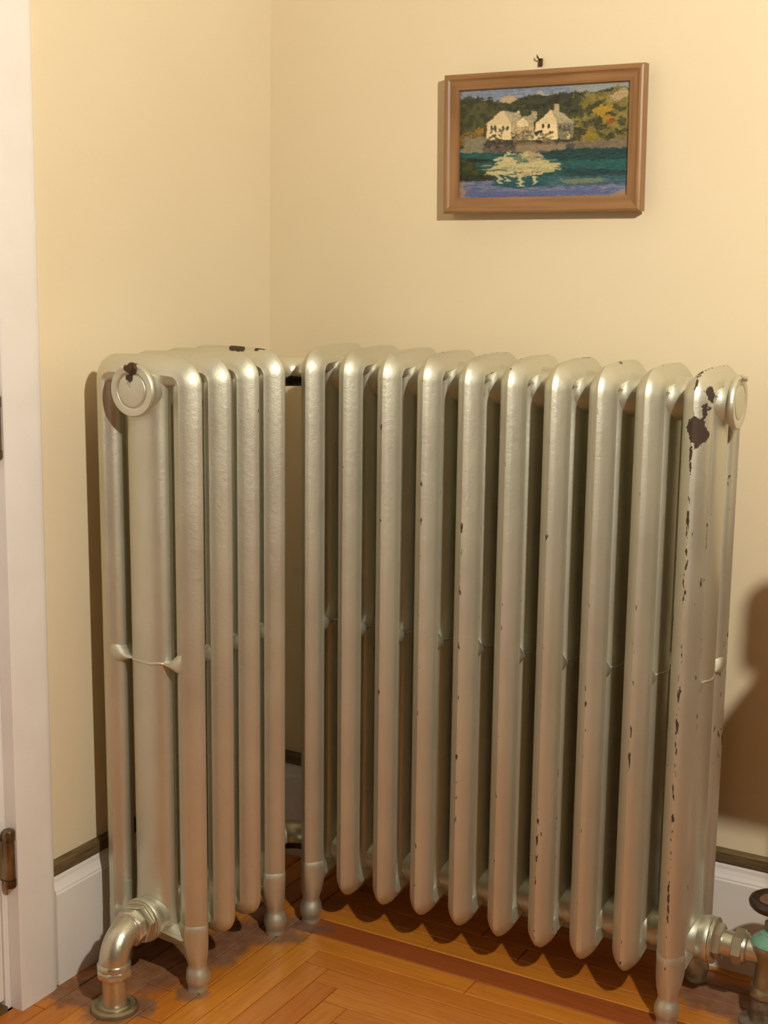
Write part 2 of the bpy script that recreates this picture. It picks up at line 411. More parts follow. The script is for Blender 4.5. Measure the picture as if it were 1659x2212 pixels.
def web_mesh(sgn):
    # cone from the outer column to the middle column, then a thin ridge over the middle column
    mb = MB(); n = 18; rings = []
    for v, ru, rz, zz in ((.080, .0140, .026, .001), (.0730, .0190, .0260, .001), (.0650, .0222, .0240, 0), (.057, .0226, .0185, -.002), (.049, .0215, .0120, -.004), (.040, .0185, .0050, -.006), (.028, .015, .002, -.006)):
        rings.append([(ru*(.9 if sgn > 0 else 1)*math.cos(2*PI*j/n), sgn*v, zz+rz*math.sin(2*PI*j/n)) for j in range(n)])
    mb.loft(rings); return mb.mesh('web', M['silver'], 60)
def ridge_mesh():
    mb = MB(); n = 36; pts = []
    for j in range(n):
        a = 2*PI*j/n; c, s_ = math.cos(a), math.sin(a)
        pts.append((.0208*abs(c)**.85*(1 if c > 0 else -1), .0348*abs(s_)**.92*(1 if s_ > 0 else -1), -.006+.0006*math.sin(7*a)))
    rings = []
    for i, p in enumerate(pts):
        o = Vector((p[0], p[1], 0)).normalized()
        rings.append([(p[0]+o.x*.0016*math.cos(q), p[1]+o.y*.0016*math.cos(q), p[2]+.0022*math.sin(q)) for q in [2*PI*k/8 for k in range(8)]])
    mb.loft(rings, closed=True); return mb.mesh('casting_seam', M['silver'], 60)
def leg_mesh(sgn):
    """sgn -1: front leg; the column runs on below the section and tapers to a ball foot"""
    mb = MB(); rings = []
    #      z     front  depth  halfwidth  0 = column plan, 1 = round
    rows = [(.150, .0006, .0435, .0200, 0), (.1115, .0004, .0440, .0203, 0), (.1100, -.0005, .0450, .0220, 0), (.098, -.0004, .0475, .0222, .1), (.086, 0, .0480, .0220, .3), (.076, .0008, .0445, .0212, .5), (.066, .0018, .0400, .0197, .7),
            (.056, .0030, .0355, .0178, .9), (.049, .0042, .0312, .0155, 1), (.044, .0052, .0285, .0143, 1), (.0405, .0052, .0280, .0141, 1), (.037, .0042, .0300, .0150, 1), (.032, .0018, .0344, .0172, 1),
            (.025, -.0004, .0372, .0187, 1), (.018, -.0004, .0372, .0187, 1), (.012, .0016, .0336, .0169, 1), (.007, .0042, .0295, .0148, 1), (.0045, .0034, .0310, .0156, 1), (.0, .0034, .0310, .0156, 1)]
    m = len(PROF); angs = [math.atan2(d-.0215, u) for u, d in PROF]
    for z, f, dp, hw, t in rows:
        ring = []
        for k, (u, d) in enumerate(PROF):
            wu, wd = u*hw/.0211, max(d, 0)*dp/.0435
            a = angs[k]
            eu, ed = hw*math.cos(a), dp/2*(1+math.sin(a))
            ring.append(((1-t)*wu+t*eu, sgn*(HV-f-((1-t)*wd+t*ed)), z))
        rings.append(ring)
    mb.loft(rings); return mb.mesh('leg', M['silver'], 50)
ME = dict(sec=section_mesh(), cen=center_mesh(), hub=hub_mesh(0), webf=web_mesh(-1), webb=web_mesh(1), ridge=ridge_mesh(), legf=leg_mesh(-1), legb=leg_mesh(1))
ROOT = (XLC, YRC, 0)
rad = empty('corner_radiator', ROOT)
tag(rad, 'silver painted cast iron radiator of tall columns wrapping the room corner', 'radiator')
ZWEB = .521
def add_section(x, y, rot, legs, chip):
    s = link_mesh('section', ME['sec'], rad, (x-ROOT[0], y-ROOT[1], 0), rot)
    s['chip_amount'] = float(chip.get('amount', 0.0))
    for nm in ('chip_a', 'chip_b', 'chip_c'):
        p = chip.get(nm, (0, 0, -5, 0)); s[nm] = [float(q) for q in p[:3]]; s[nm+'_size'] = float(p[3])
    link_mesh('center_column', ME['cen'], s)
    link_mesh('hub', ME['hub'], s, (0, 0, ZT_HUB)); link_mesh('hub', ME['hub'], s, (0, 0, ZB_HUB))
    link_mesh('web', ME['webf'], s, (0, 0, ZWEB)); link_mesh('web', ME['webb'], s, (0, 0, ZWEB))
    link_mesh('casting_seam', ME['ridge'], s, (0, 0, ZWEB))
    if legs:
        link_mesh('leg', ME['legf'], s); link_mesh('leg', ME['legb'], s)
    for c in s.children:
        c['chip_amount'] = float(chip.get('amount', 0.0))*.6
        off = Vector(c.location)
        for nm in ('chip_a', 'chip_b', 'chip_c'):
            p = Vector(s[nm]); c[nm] = list(p-off); c[nm+'_size'] = float(s[nm+'_size'])
    return s
right, left = [], []
amount = [-.5, -.3, .1, .35, .3, .6, .5, .55, .5, 1.5]
for i in range(10):
    ch = dict(amount=amount[i])
    if i == 9: ch.update(chip_a=(.006, -HV+.004, .886, .0135), chip_b=(.011, -HV+.012, .913, .0085), chip_c=(.015, -HV+.020, .936, .0060))
    if i == 2: ch.update(chip_a=(-.006, .0, H, .005))
    if i == 4: ch.update(chip_a=(-.012, -.055, H-.004, .007))
    if i == 5: ch.update(chip_a=(-.004, -.045, H-.003, .006))
    if i == 7: ch.update(chip_a=(.002, -.01, H+.002, .005))
    right.append(add_section(XR0+i*P_R, YRC, (0, LEAN_R, 0), i in (0, 9), ch))
for k in range(4):
    ch = dict(amount=[-.1, -.9, -.9, -.4][k])
    if k == 3: ch.update(chip_a=(-.002, -.010, H+.003, .011), chip_b=(.004, -.050, H-.001, .009))
    if k == 0: ch.update(chip_b=(.012, -HV+.012, .063, .006), chip_c=(.006, -.01, H+.002, .005))
    left.append(add_section(XLC, YL0-(3-k)*P_L, (0, -LEAN_L, PI/2), k in (0, 3), ch))
# end plugs and vents. left wing: free end faces -X of its section, right wing: +X
def plug_mesh(sg):
    prof = [(0, .030), (.0365, .030), (.0380, .0315), (.0385, .0335), (.0380, .0365), (.0362, .0385), (.0285, .0388), (.0262, .0380), (.0250, .0362), (.0238, .0380), (.0220, .0388), (0, .0392)]
    return MB().lathe([(r, sg*t) for r, t in prof], 'x', (0, 0, 0), 48).mesh('end_plug', M['silver'], 40)
def nochip(o):
    o['chip_amount'] = -1.0
    for nm in ('chip_a', 'chip_b', 'chip_c'): o[nm] = [0.0, 0.0, -5.0]; o[nm+'_size'] = 0.0
    return o
pl = nochip(link_mesh('end_plug', plug_mesh(-1), left[0], (0, 0, ZT_HUB)))
pl['chip_a'] = [-.039, .002, .016]; pl['chip_a_size'] = .0045; pl['chip_b'] = [-.034, .0, .037]; pl['chip_b_size'] = .006
pr = nochip(link_mesh('end_plug', plug_mesh(1), right[9], (0, 0, ZT_HUB)))
# air vent of the left end: a square-ended bleed screw in a chipped boss
mb = MB(); mb.lathe([(0, .0), (.0085, 0), (.0090, .003), (.0075, .006), (.0050, .007), (.0048, .012), (0, .012)], 'x', (0, 0, 0), 20)
for v in mb.v: pass
mb.v = [(-x, y, z) for x, y, z in mb.v]
mb.build('air_vent', M['nail'], left[0], (-.036, -.002, ZT_HUB+.031))
MB().lathe([(0, 0), (.0042, 0), (.0046, .002), (.0036, .006), (0, .007)], 'y', (0, 0, 0), 16).build('air_vent_screw', M['fitting'], left[0], (-.046, .004, ZT_HUB+.0325))
mb = MB(); mb.lathe([(0, 0), (.0058, 0), (.0060, .004), (.0040, .006), (.0036, .011), (0, .012)], 'x', (0, 0, 0), 16).build('air_vent', M['fitting'], right[9], (.036, -.001, ZT_HUB+.0335))
# bosses at the bottom ends where the pipes enter
def boss(sg):
    prof = [(0, .025), (.0320, .025), (.0335, .029), (.0345, .034), (.0348, .0395), (.0335, .0417), (0, .0422)]
    return MB().lathe([(r, sg*t) for r, t in prof], 'x', (0, 0, 0), 40).mesh('pipe_boss', M['silver'], 40)
nochip(link_mesh('pipe_boss', boss(-1), left[0], (0, 0, ZB_HUB))); nochip(link_mesh('pipe_boss', boss(1), right[9], (0, 0, ZB_HUB)))
# corner connector, top and bottom: an L-shaped pipe from the last left section to the first right one
def corner_pipe(z, ymin):
    rr = .045; pts = []; ra = []
    pts.append((0, ymin, 0)); ra.append(.030); pts.append((0, -rr-.045, 0)); ra.append(.0295); pts.append((0, -rr-.04, 0)); ra.append(.0255)
    for i in range(0, 11):
        a = PI-PI/2*i/10; pts.append((rr+rr*math.cos(a), -rr+rr*math.sin(a), 0)); ra.append(.0245)
    pts += [(rr+.012, 0, 0), (rr+.014, 0, 0), (rr+.03, 0, 0), (rr+.032, 0, 0), (.092, 0, 0)]; ra += [.0245, .0300, .0300, .0265, .0265]
    return MB().tube(pts, ra, 28).build('corner_pipe', M['gasket'], rad, (0, 0, z), sharp=40)
corner_pipe(ZT_HUB, YL0-LEAN_L*ZT_HUB+.020-YRC); corner_pipe(ZB_HUB, YL0-LEAN_L*ZB_HUB+.020-YRC)

# ------------------------------------------------------------------ left pipe with elbow
def hexprism(r, t0, t1, axis, org, ch=.0015, phase=0):
    mb = MB(); prof = [(0, t0), (r-ch*1.5, t0), (r, t0+ch), (r, t1-ch), (r-ch*1.5, t1), (0, t1)]
    mb.lathe(prof, axis, org, 6, phase); return mb
PX, PY = .1335, -.6085
YB = YL0-3*P_L-LEAN_L*ZB_HUB-.0420          # face of the left pipe boss
lp = empty('supply_pipe', (PX, PY, 0)); tag(lp, 'silver elbow pipe rising from the floor into the left end of the radiator', 'pipe')
def lpart(mb, name, m='fitting', par=None, sharp=35): 
    o = mb.build(name, M[m], par or lp, (0, 0, 0) if par else (-PX, -PY, 0), sharp=sharp); return o
AX = XLC; zc = ZB_HUB
# knurled bushing
mb = MB(); n = 48; rings = []
for t, r in ((YB-.0003, .0315), (YB-.004, .0325), (YB-.0045, .0320)):
    rings.append([(AX+(r+.0010*(j % 2))*math.sin(2*PI*j/n), t, zc+(r+.0010*(j % 2))*math.cos(2*PI*j/n)) for j in range(n)])
mb.loft(rings); lpart(mb, 'bushing')
lpart(hexprism(.0312, YB-.0150, YB-.0040, 'y', (AX, 0, zc), phase=.3), 'union_nut')
mb = MB().lathe([(0, YB-.0140), (.0240, YB-.0140), (.0240, YB-.0185), (.0280, YB-.0190), (.0284, YB-.0300), (.0262, YB-.0325), (0, YB-.033)], 'y', (AX, 0, zc), 8, .2); lpart(mb, 'elbow_collar')
er = .040; pts = []; ra = []
ye = YB-.030
for i in range(13):
    a = PI/2*i/12
    pts.append((AX+(PX-AX)*i/12, ye-er*math.sin(a)*(ye-PY)/er, zc-er*(1-math.cos(a)))); ra.append(.0222)
lpart(MB().tube(pts, ra, 28), 'elbow', sharp=60)
zt = zc-er
lpart(MB().lathe([(0, zt+.004), (.0232, zt+.004), (.0250, zt+.001), (.0250, zt-.004), (.0235, zt-.006), (0, zt-.006)], 'z', (PX, PY, 0), 32), 'elbow_rim')
lpart(MB().lathe([(0, zt-.005), (.0245, zt-.005), (.0265, zt-.008), (.0265, zt-.0150), (.0240, zt-.0190), (0, zt-.0190)], 'z', (PX, PY, 0), 8, .35), 'pipe_nut')
lpart(MB().lathe([(0, 0), (.0190, 0), (.0188, .012), (.0180, .02), (.0178, zt-.018), (0, zt-.018)], 'z', (PX, PY, 0), 32), 'riser', 'fitting')
lpart(MB().lathe([(.0195, .0), (.0360, 0), (.0362, .002), (.0345, .0055), (.0300, .0080), (.0270, .0072), (.0235, .0072), (.0215, .0090), (.0195, .0100)], 'z', (PX, PY, 0), 40), 'escutcheon', 'brass')

# ------------------------------------------------------------------ valve at the right end
XB = XR0+9*P_R+.0422+LEAN_R*.11
VX, VY, VZ = XB+.088, YRC, ZB_HUB
rv = empty('radiator_valve', (VX, VY, 0)); tag(rv, 'old valve with green corroded bonnet and dark round handwheel, right of the radiator', 'valve')
def rpart(mb, name, m='brass', par=None, sharp=35):
    return mb.build(name, M[m], par or rv, (0, 0, 0) if par else (-VX, -VY, 0), sharp=sharp)
o0 = (0, VY, VZ)
rpart(MB().lathe([(0, XB+.0003), (.0345, XB+.0003), (.0350, XB+.002), (.0345, XB+.0055), (0, XB+.0055)], 'x', o0, 40), 'bushing', 'fitting')
rpart(hexprism(.0275, XB+.0050, XB+.0175, 'x', o0, phase=.25), 'bushing_nut', 'fitting')
rpart(MB().lathe([(0, XB+.017), (.0195, XB+.017), (.0190, XB+.033), (.0215, XB+.034), (0, XB+.034)], 'x', o0, 32), 'tailpiece', 'fitting')
rpart(hexprism(.0268, XB+.0330, XB+.0490, 'x', o0, phase=.12), 'union_nut', 'fitting')
rpart(MB().lathe([(0, XB+.048), (.0235, XB+.048), (.0225, XB+.053), (.0185, XB+.055), (.0180, XB+.080), (0, XB+.08)], 'x', o0, 32), 'inlet_neck', 'fitting')
c0 = (VX, VY, 0)
rpart(MB().lathe([(0, .062), (.0235, .062), (.0235, .072), (.0225, .076), (.0215, .090), (.0225, .104), (.0262, .115), (.0282, .122), (.0282, .127), (.0268, .129), (0, .129)], 'z', c0, 36), 'valve_body')
bn = rpart(MB().lathe([(0, .128), (.0285, .128), (.0298, .130), (.0292, .134), (.0255, .138), (.0205, .1405), (.0165, .146), (.0150, .149), (0, .1495)], 'z', c0, 36), 'bonnet', 'verdigris')
rpart(hexprism(.0190, .1375, .1475, 'z', c0, .001, .5), 'bonnet_hex', 'verdigris')
rpart(hexprism(.0125, .1490, .1640, 'z', c0, .001, .2), 'packing_nut')
rpart(MB().lathe([(0, .163), (.0060, .163), (.0060, .176), (.0150, .178), (.0160, .183), (.0130, .187), (0, .187)], 'z', c0, 24), 'stem', 'bakelite')
# handwheel: thick rim torus-like with dished centre plate
hw = rpart(MB().lathe([(0, .1865), (.0200, .1860), (.0270, .1840), (.0330, .1850), (.0365, .1890), (.0375, .1940), (.0355, .1985), (.0315, .2010), (.0270, .2010), (.0240, .1990), (.0225, .1960), (0, .1955)], 'z', c0, 48), 'handwheel', 'bakelite')
rpart(MB().lathe([(0, .1955), (.0215, .1958), (.0225, .1972), (.0190, .1990), (.0140, .1985), (.0115, .1970), (0, .1968)], 'z', (0, 0, 0), 40), 'wheel_plate', 'copper', hw).location = (VX, VY, 0)
rpart(hexprism(.0075, .1965, .2015, 'z', (0, 0, 0), .0008, .1), 'wheel_nut', 'brass', hw).location = (VX, VY, 0)
rpart(MB().lathe([(0, .046), (.0262, .046), (.0285, .049), (.0285, .056), (.0262, .060), (.0255, .0625), (0, .0625)], 'z', c0, 10, .1), 'pipe_nut')
rpart(MB().lathe([(0, 0), (.0250, 0), (.0250, .030), (.0243, .0470), (0, .047)], 'z', c0, 32), 'riser', 'pipe')
rpart(MB().lathe([(.0250, 0), (.0400, 0), (.0400, .003), (.0340, .0065), (.0265, .0075), (.0250, .0075)], 'z', c0, 40), 'escutcheon', 'pipe')

# ------------------------------------------------------------------ painting
FX0, FX1_, FZ0, FZ1, FROT = .3508, .6824, 1.1793, 1.3940, .02018
FCX, FCZ, FW, FH = (FX0+FX1_)/2, (FZ0+FZ1)/2, FX1_-FX0, FZ1-FZ0
pic = empty('framed_painting', (FCX, -.0100, FCZ)); pic.rotation_euler = (0, -FROT, 0)
tag(pic, 'small oak framed oil painting of white lakeside houses', 'painting')
RW = .0245
# rail section: d = distance in from the outer edge, y = depth towards the room
RP = [(0, 0), (0, -.0165), (.0012, -.0185), (.0040, -.0200), (.0075, -.0198), (.0095, -.0180), (.0125, -.0172), (.0200, -.0155), (.0235, -.0145), (RW, -.0130), (RW, -.003), (.018, 0)]
hw_, hh_ = FW/2, FH/2
def rail_mb(side):
    rings = []
    for e in (-1, 1):
        ring = []
        for d, y in RP:
            ring.append({'t': (e*(hw_-d), y, hh_-d), 'b': (e*(hw_-d), y, -hh_+d), 'l': (-hw_+d, y, e*(hh_-d)), 'r': (hw_-d, y, e*(hh_-d))}[side])
        rings.append(ring)
    return MB().loft(rings)
for sd in 'tblr': rail_mb(sd).build('frame_rail', M['frame_h' if sd in 'tb' else 'frame_v'], pic, sharp=30)
# ---- canvas colours, painted shape by shape (coordinates are those of a study sheet, 1659 x 1146)
rs = np.random.RandomState(3)
GW, GH = 400, 262
def vnoise(w, h, cell, seed):
    r = np.random.RandomState(seed); gw, gh = int(w/cell)+3, int(h/cell)+3
    g = r.rand(gh, gw); yy, xx = np.mgrid[0:h, 0:w]/cell
    x0, y0 = xx.astype(int), yy.astype(int); fx, fy = xx-x0, yy-y0
    fx = fx*fx*(3-2*fx); fy = fy*fy*(3-2*fy)
    return (g[y0, x0]*(1-fx)*(1-fy)+g[y0, x0+1]*fx*(1-fy)+g[y0+1, x0]*(1-fx)*fy+g[y0+1, x0+1]*fx*fy)
U, V = np.meshgrid(np.linspace(0, 1, GW), np.linspace(0, 1, GH))
TL, TR, BR, BL = (85, 110), (1556, 38), (1536, 1050), (95, 1062)
SX = (1-V)*((1-U)*TL[0]+U*TR[0])+V*((1-U)*BL[0]+U*BR[0]); SY = (1-V)*((1-U)*TL[1]+U*TR[1])+V*((1-U)*BL[1]+U*BR[1])
n1, n2, n3, n4 = vnoise(GW, GH, 9, 1), vnoise(GW, GH, 9, 2), vnoise(GW, GH, 3.2, 3), vnoise(GW, GH, 22, 4)
n5, n6 = vnoise(GW, GH, 3, 11), vnoise(GW, GH, 3, 12)
n7 = vnoise(GW, GH*4, 14, 13)[::4]
strk = vnoise(GW, GH*4, 11, 5)[::4]*.6+vnoise(GW, GH*3, 5, 6)[::3]*.4
col = np.zeros((GH, GW, 3))
def lin(c): c = np.array(c)/255.; return np.where(c <= .04045, c/12.92, ((c+.055)/1.055)**2.4)
def inside(poly, wob=14):
    wat = np.clip((SY-660)/60, 0, 1)
    X = SX+(n1-.5)*wob*1.3+(n5-.5)*wob*1.1+wat*(n7-.5)*60; Y = SY+((n2-.5)*wob*1.3+(n6-.5)*wob*1.1)*(1-.6*wat); m = np.zeros(X.shape, bool); k = len(poly)
    for i in range(k):
        (x0, y0), (x1, y1) = poly[i], poly[(i+1) % k]
        if y0 == y1: continue
        m ^= ((y0 > Y) != (y1 > Y)) & (X < (x1-x0)*(Y-y0)/(y1-y0)+x0)
    return m
def fill(poly, c, c2=None, wob=14, a=1.0, nz=None):
    m = inside(poly, wob); f = (nz if nz is not None else n3)
    f = np.clip((f-.25)*2, 0, 1)[..., None]
    cc = lin(c)*(1-f)+lin(c2 if c2 else c)*f
    col[m] = (1-a)*col[m]+a*cc[m]
def ell(cx, cy, rx, ry, n=14, rot=0):
    return [(cx+rx*math.cos(t)*math.cos(rot)-ry*math.sin(t)*math.sin(rot), cy+rx*math.cos(t)*math.sin(rot)+ry*math.sin(t)*math.cos(rot)) for t in [2*PI*i/n for i in range(n)]]
full = [(0, 0), (1700, 0), (1700, 1200), (0, 1200)]
fill(full, (122, 132, 148), (146, 150, 158), 0, 1, strk)                                     # sky
fill([(1050, 60), (1600, 20), (1600, 180), (1050, 140)], (168, 162, 142), (150, 152, 150), 30, .8)
hill = [(60, 180), (190, 165), (340, 185), (440, 190), (540, 178), (640, 175), (740, 150), (860, 150), (1000, 125), (1120, 118), (1250, 130), (1380, 95), (1600, 85), (1600, 640), (60, 640)]
fill(hill, (52, 56, 38), (80, 80, 46), 26)
fill([(60, 200), (330, 190), (460, 330), (320, 420), (330, 560), (60, 620)], (60, 62, 38), (92, 88, 52), 50, .9, n1)
fill([(640, 180), (1100, 130), (1130, 330), (900, 250), (700, 260)], (44, 50, 38), (72, 72, 48), 36, .9, n2)
fill([(1130, 160), (1600, 85), (1600, 600), (1120, 590), (1080, 420), (1150, 300)], (118, 108, 56), (146, 128, 66), 70, 1, n1)
fill([(90, 500), (240, 470), (300, 540), (130, 620), (80, 620)], (110, 92, 46), (138, 112, 52), 40)
fill([(430, 215), (470, 165), (560, 155), (590, 190), (540, 220)], (196, 170, 132), (178, 152, 118), 12)
fill([(760, 150), (800, 112), (840, 150), (920, 148), (850, 162)], (178, 170, 146), None, 10)
for cx, cy, rx, ry, c in ((1330, 290, 70, 60, (186, 148, 44)), (1385, 350, 60, 55, (176, 136, 40)), (1395, 390, 34, 22, (160, 84, 40)), (1440, 175, 44, 38, (200, 170, 136)), (1500, 150, 50, 40, (190, 164, 120)),
                          (270, 470, 42, 28, (170, 128, 40)), (1190, 500, 70, 40, (158, 130, 48)), (1240, 540, 60, 26, (150, 132, 44)), (1200, 230, 50, 50, (136, 122, 58))):
    fill(ell(cx, cy, rx, ry), c, tuple(int(q*.85) for q in c), 30)
for i, (cx, cy, rx, ry, ro) in enumerate(((1270, 240, 95, 26, -.5), (1455, 275, 60, 22, .25), (1400, 325, 45, 18, .2), (1200, 300, 60, 20, -.2), (1140, 340, 50, 26, .5), (1290, 390, 34, 50, .2), (1230, 400, 34, 34, 0),
                          (1130, 470, 60, 36, .4), (1320, 440, 50, 24, -.3), (1180, 420, 40, 22, .8), (1480, 480, 60, 26, 0), (1380, 520, 60, 22, -.4), (1480, 390, 40, 30, 0), (1110, 530, 40, 30, 0), (1300, 500, 40, 24, .6))):
    fill(ell(cx, cy, rx, ry, 12, ro), (58, 60, 36), (88, 84, 48), 30)
# houses
wht, wsh, roof = (232, 208, 160), (196, 178, 142), (206, 184, 146)
fill([(335, 405), (545, 405), (560, 545), (330, 545)], wht, (222, 198, 152), 6)
fill([(545, 400), (740, 390), (760, 555), (545, 545)], (178, 158, 122), (196, 172, 132), 6)
fill([(318, 412), (450, 290), (480, 286), (545, 400), (520, 412)], (222, 198, 150), (206, 184, 140), 6)
fill([(480, 288), (600, 308), (640, 330), (600, 395), (548, 402)], (172, 156, 124), (186, 168, 132), 6)
fill([(595, 310), (600, 290), (622, 290), (625, 318)], (214, 190, 146), None, 4)
fill([(595, 395), (645, 342), (690, 392), (700, 430), (600, 430)], (222, 200, 152), None, 6)
fill([(645, 340), (720, 330), (765, 372), (740, 395), (690, 395)], (164, 148, 118), (178, 160, 126), 6)
fill([(720, 335), (724, 295), (770, 295), (772, 372)], (160, 144, 112), (184, 164, 126), 4)
fill([(765, 400), (945, 400), (950, 548), (745, 548)], (236, 212, 162), (226, 202, 154), 6)
fill([(945, 400), (1088, 405), (1080, 548), (950, 548)], (122, 114, 96), (142, 130, 104), 6)
fill([(770, 398), (890, 285), (950, 400)], (226, 202, 154), (210, 188, 144), 6)
fill([(890, 285), (985, 305), (1102, 402), (950, 402)], (164, 152, 122), (180, 164, 130), 6)
fill([(918, 298), (920, 235), (960, 228), (962, 305)], (196, 172, 134), (176, 154, 120), 4)
for x, y in ((372, 440), (405, 440), (478, 442), (516, 442)): fill(ell(x, y, 13, 22), (66, 74, 70), None, 5)
for x, y in ((825, 428), (873, 426)): fill(ell(x, y, 12, 21), (52, 44, 32), None, 5)
for x in (970, 1005, 1045): fill([(x-9, 425), (x+9, 425), (x+9, 475), (x-9, 475)], (78, 82, 76), None, 5)
fill([(1028, 480), (1052, 480), (1052, 540), (1028, 540)], (214, 192, 148), None, 5)
for i in range(70):                                                                             # bushes in front of the houses
    cx = rs.choice([rs.uniform(340, 500), rs.uniform(560, 740), rs.uniform(770, 910), rs.uniform(960, 1090)]); cy = rs.uniform(450, 565)
    c = [(96, 88, 56), (72, 68, 46), (122, 108, 72), (58, 52, 44), (140, 124, 88)][rs.randint(5)]
    fill(ell(cx, cy, rs.uniform(10, 30), rs.uniform(6, 14), 9, rs.uniform(-.8, .8)), c, None, 14)
fill([(600, 480), (680, 430), (760, 555), (560, 575)], (126, 112, 74), (150, 132, 92), 60, .55)
# shore walls
fill([(135, 525), (330, 518), (330, 660), (130, 660)], (150, 138, 110), (122, 114, 92), 20)
fill([(300, 575), (1030, 570), (1540, 545), (1540, 625), (1030, 650), (560, 665), (300, 655)], (136, 118, 92), (108, 96, 80), 20, 1, strk)
fill([(300, 600), (600, 600), (590, 655), (300, 655)], (92, 80, 76), (116, 100, 86), 12)
fill([(330, 550), (600, 575), (590, 605), (310, 605)], (48, 44, 40), (76, 68, 54), 24, .85)
fill([(600, 595), (1020, 590), (1020, 635), (600, 645)], (158, 136, 102), (136, 118, 92), 12)
fill([(1025, 590), (1100, 585), (1090, 640), (1025, 650)], (88, 82, 72), None, 12)
# water
fill([(60, 660), (480, 655), (760, 655), (1100, 625), (1600, 622), (1600, 900), (60, 930)], (24, 72, 70), (44, 96, 90), 10, 1, strk)
fill([(760, 660), (1100, 628), (1600, 625), (1600, 730), (900, 740)], (22, 58, 56), (30, 74, 72), 24, .9, strk)
fill([(950, 740), (1600, 720), (1600, 850), (1000, 830)], (34, 88, 84), (46, 100, 94), 30, .8, strk)
fill([(1000, 800), (1600, 830), (1600, 890), (1050, 880)], (18, 52, 58), (30, 70, 74), 24, .85, strk)
fill([(60, 690), (210, 720), (260, 800), (420, 860), (400, 915), (90, 920)], (46, 58, 30), (70, 76, 38), 40, 1, n1)
fill([(90, 850), (430, 870), (420, 915), (100, 925)], (28, 34, 24), (48, 52, 30), 26, .85)
fill([(150, 705), (330, 715), (420, 735), (200, 742)], (20, 40, 38), None, 12)
fill([(480, 670), (780, 655), (870, 720), (980, 810), (700, 875), (420, 860), (310, 845), (400, 780)], (206, 186, 134), (176, 172, 126), 34, 1, strk)
fill([(700, 660), (800, 660), (870, 730), (720, 740)], (190, 158, 116), (174, 150, 110), 24)
fill([(560, 690), (640, 700), (720, 740), (620, 760), (580, 720)], (96, 122, 94), (130, 140, 104), 26)
fill([(470, 790), (760, 785), (860, 800), (600, 815), (440, 815)], (150, 152, 114), (184, 172, 126), 18, .9)
fill([(600, 815), (740, 820), (840, 855), (600, 868)], (214, 184, 138), None, 18)
fill([(60, 910), (420, 905), (800, 880), (1600, 860), (1600, 960), (900, 975), (60, 960)], (44, 88, 92), (74, 104, 112), 22, .9, strk)
fill([(100, 915), (400, 905), (420, 955), (640, 985), (1000, 965), (1560, 950), (1560, 1080), (80, 1080)], (92, 102, 134), (128, 128, 148), 26, 1, strk)
fill([(100, 1000), (700, 1010), (1300, 990), (1300, 1030), (500, 1060), (100, 1050)], (104, 108, 146), (84, 98, 142), 24, .8, strk)
fill([(960, 900), (1330, 890), (1360, 930), (1040, 940)], (138, 136, 96), (110, 124, 102), 26, .85, strk)
fill([(390, 880), (860, 880), (880, 950), (600, 985), (400, 950)], (32, 78, 84), (50, 96, 100), 18, 1, strk)
for x0, x1, y0, y1 in ((432, 476, 865, 935), (508, 534, 875, 915), (612, 655, 870, 962), (740, 768, 870, 948)): fill([(x0, y0), (x1, y0), (x1-4, y1), (x0+4, y1)], (202, 188, 146), (178, 172, 138), 8)
for i in range(46):                                                                             # broken edges of the reflection
    a_ = 2*PI*rs.rand(); cx, cy = 640+300*math.cos(a_)*(.75+.3*rs.rand()), 770+82*math.sin(a_)*(.8+.3*rs.rand())
    c = [(206, 186, 134), (190, 178, 132), (40, 92, 88), (60, 104, 96), (150, 150, 114)][rs.randint(5)]
    fill(ell(cx, cy, rs.uniform(25, 80), rs.uniform(4, 9), 12, rs.uniform(-.06, .06)), c, None, 8, .85)
for x, y in ((585, 838), (642, 836), (744, 836), (792, 832)): fill(ell(x, y, 7, 20), (70, 64, 40), None, 6)
fill([(85, 930), (150, 925), (160, 1065), (90, 1070)], (172, 140, 104), (150, 128, 110), 26, .9)
fill([(1440, 1020), (1560, 985), (1560, 1075), (1400, 1060)], (170, 138, 100), None, 26, .8)
for _ in range(2): col[1:-1, 1:-1] = (col[1:-1, 1:-1]*2+col[1:-1, 2:]+col[1:-1, :-2]+.5*col[2:, 1:-1]+.5*col[:-2, 1:-1])/5
KILL = np.array([1.10, 1.02, .90])     # warm room light already tints what the photograph shows
col = np.clip(np.power(np.maximum(col, 1e-4), 1.12)*1.10*(.88+.24*n3[..., None])*(.93+.14*strk[..., None])/KILL, 0, .9)
iw, ih = hw_-RW+.0005, hh_-RW+.0005
verts = []; faces = []
rel = (strk-.5)*.0007+(n3-.5)*.0006
for r in range(GH):
    for c in range(GW): verts.append(((U[r, c]*2-1)*iw, -.0085-rel[r, c], (1-2*V[r, c])*ih))
for r in range(GH-1):
    for c in range(GW-1): a = r*GW+c; faces.append((a, a+GW, a+GW+1, a+1))
me = bpy.data.meshes.new('canvas'); me.from_pydata(verts, [], faces)
ca = me.color_attributes.new('paint', 'FLOAT_COLOR', 'POINT')
ca.data.foreach_set('color', np.concatenate([col, np.ones((GH, GW, 1))], 2).astype(np.float32).ravel())
for p in me.polygons: p.use_smooth = True
pm = mat('oil_paint', (.5, .5, .5), .45); nn = N(pm)
nn.link(nn.new('ShaderNodeAttribute', attribute_type='GEOMETRY', attribute_name='paint').outputs['Color'], nn.b.inputs['Base Color'])
me.materials.append(pm); link_mesh('canvas', me, pic)
MB().box((-iw-.004, -.0078, -ih-.004), (iw+.004, -.004, ih+.004)).build('backing', M['strip'], pic, sharp=0)
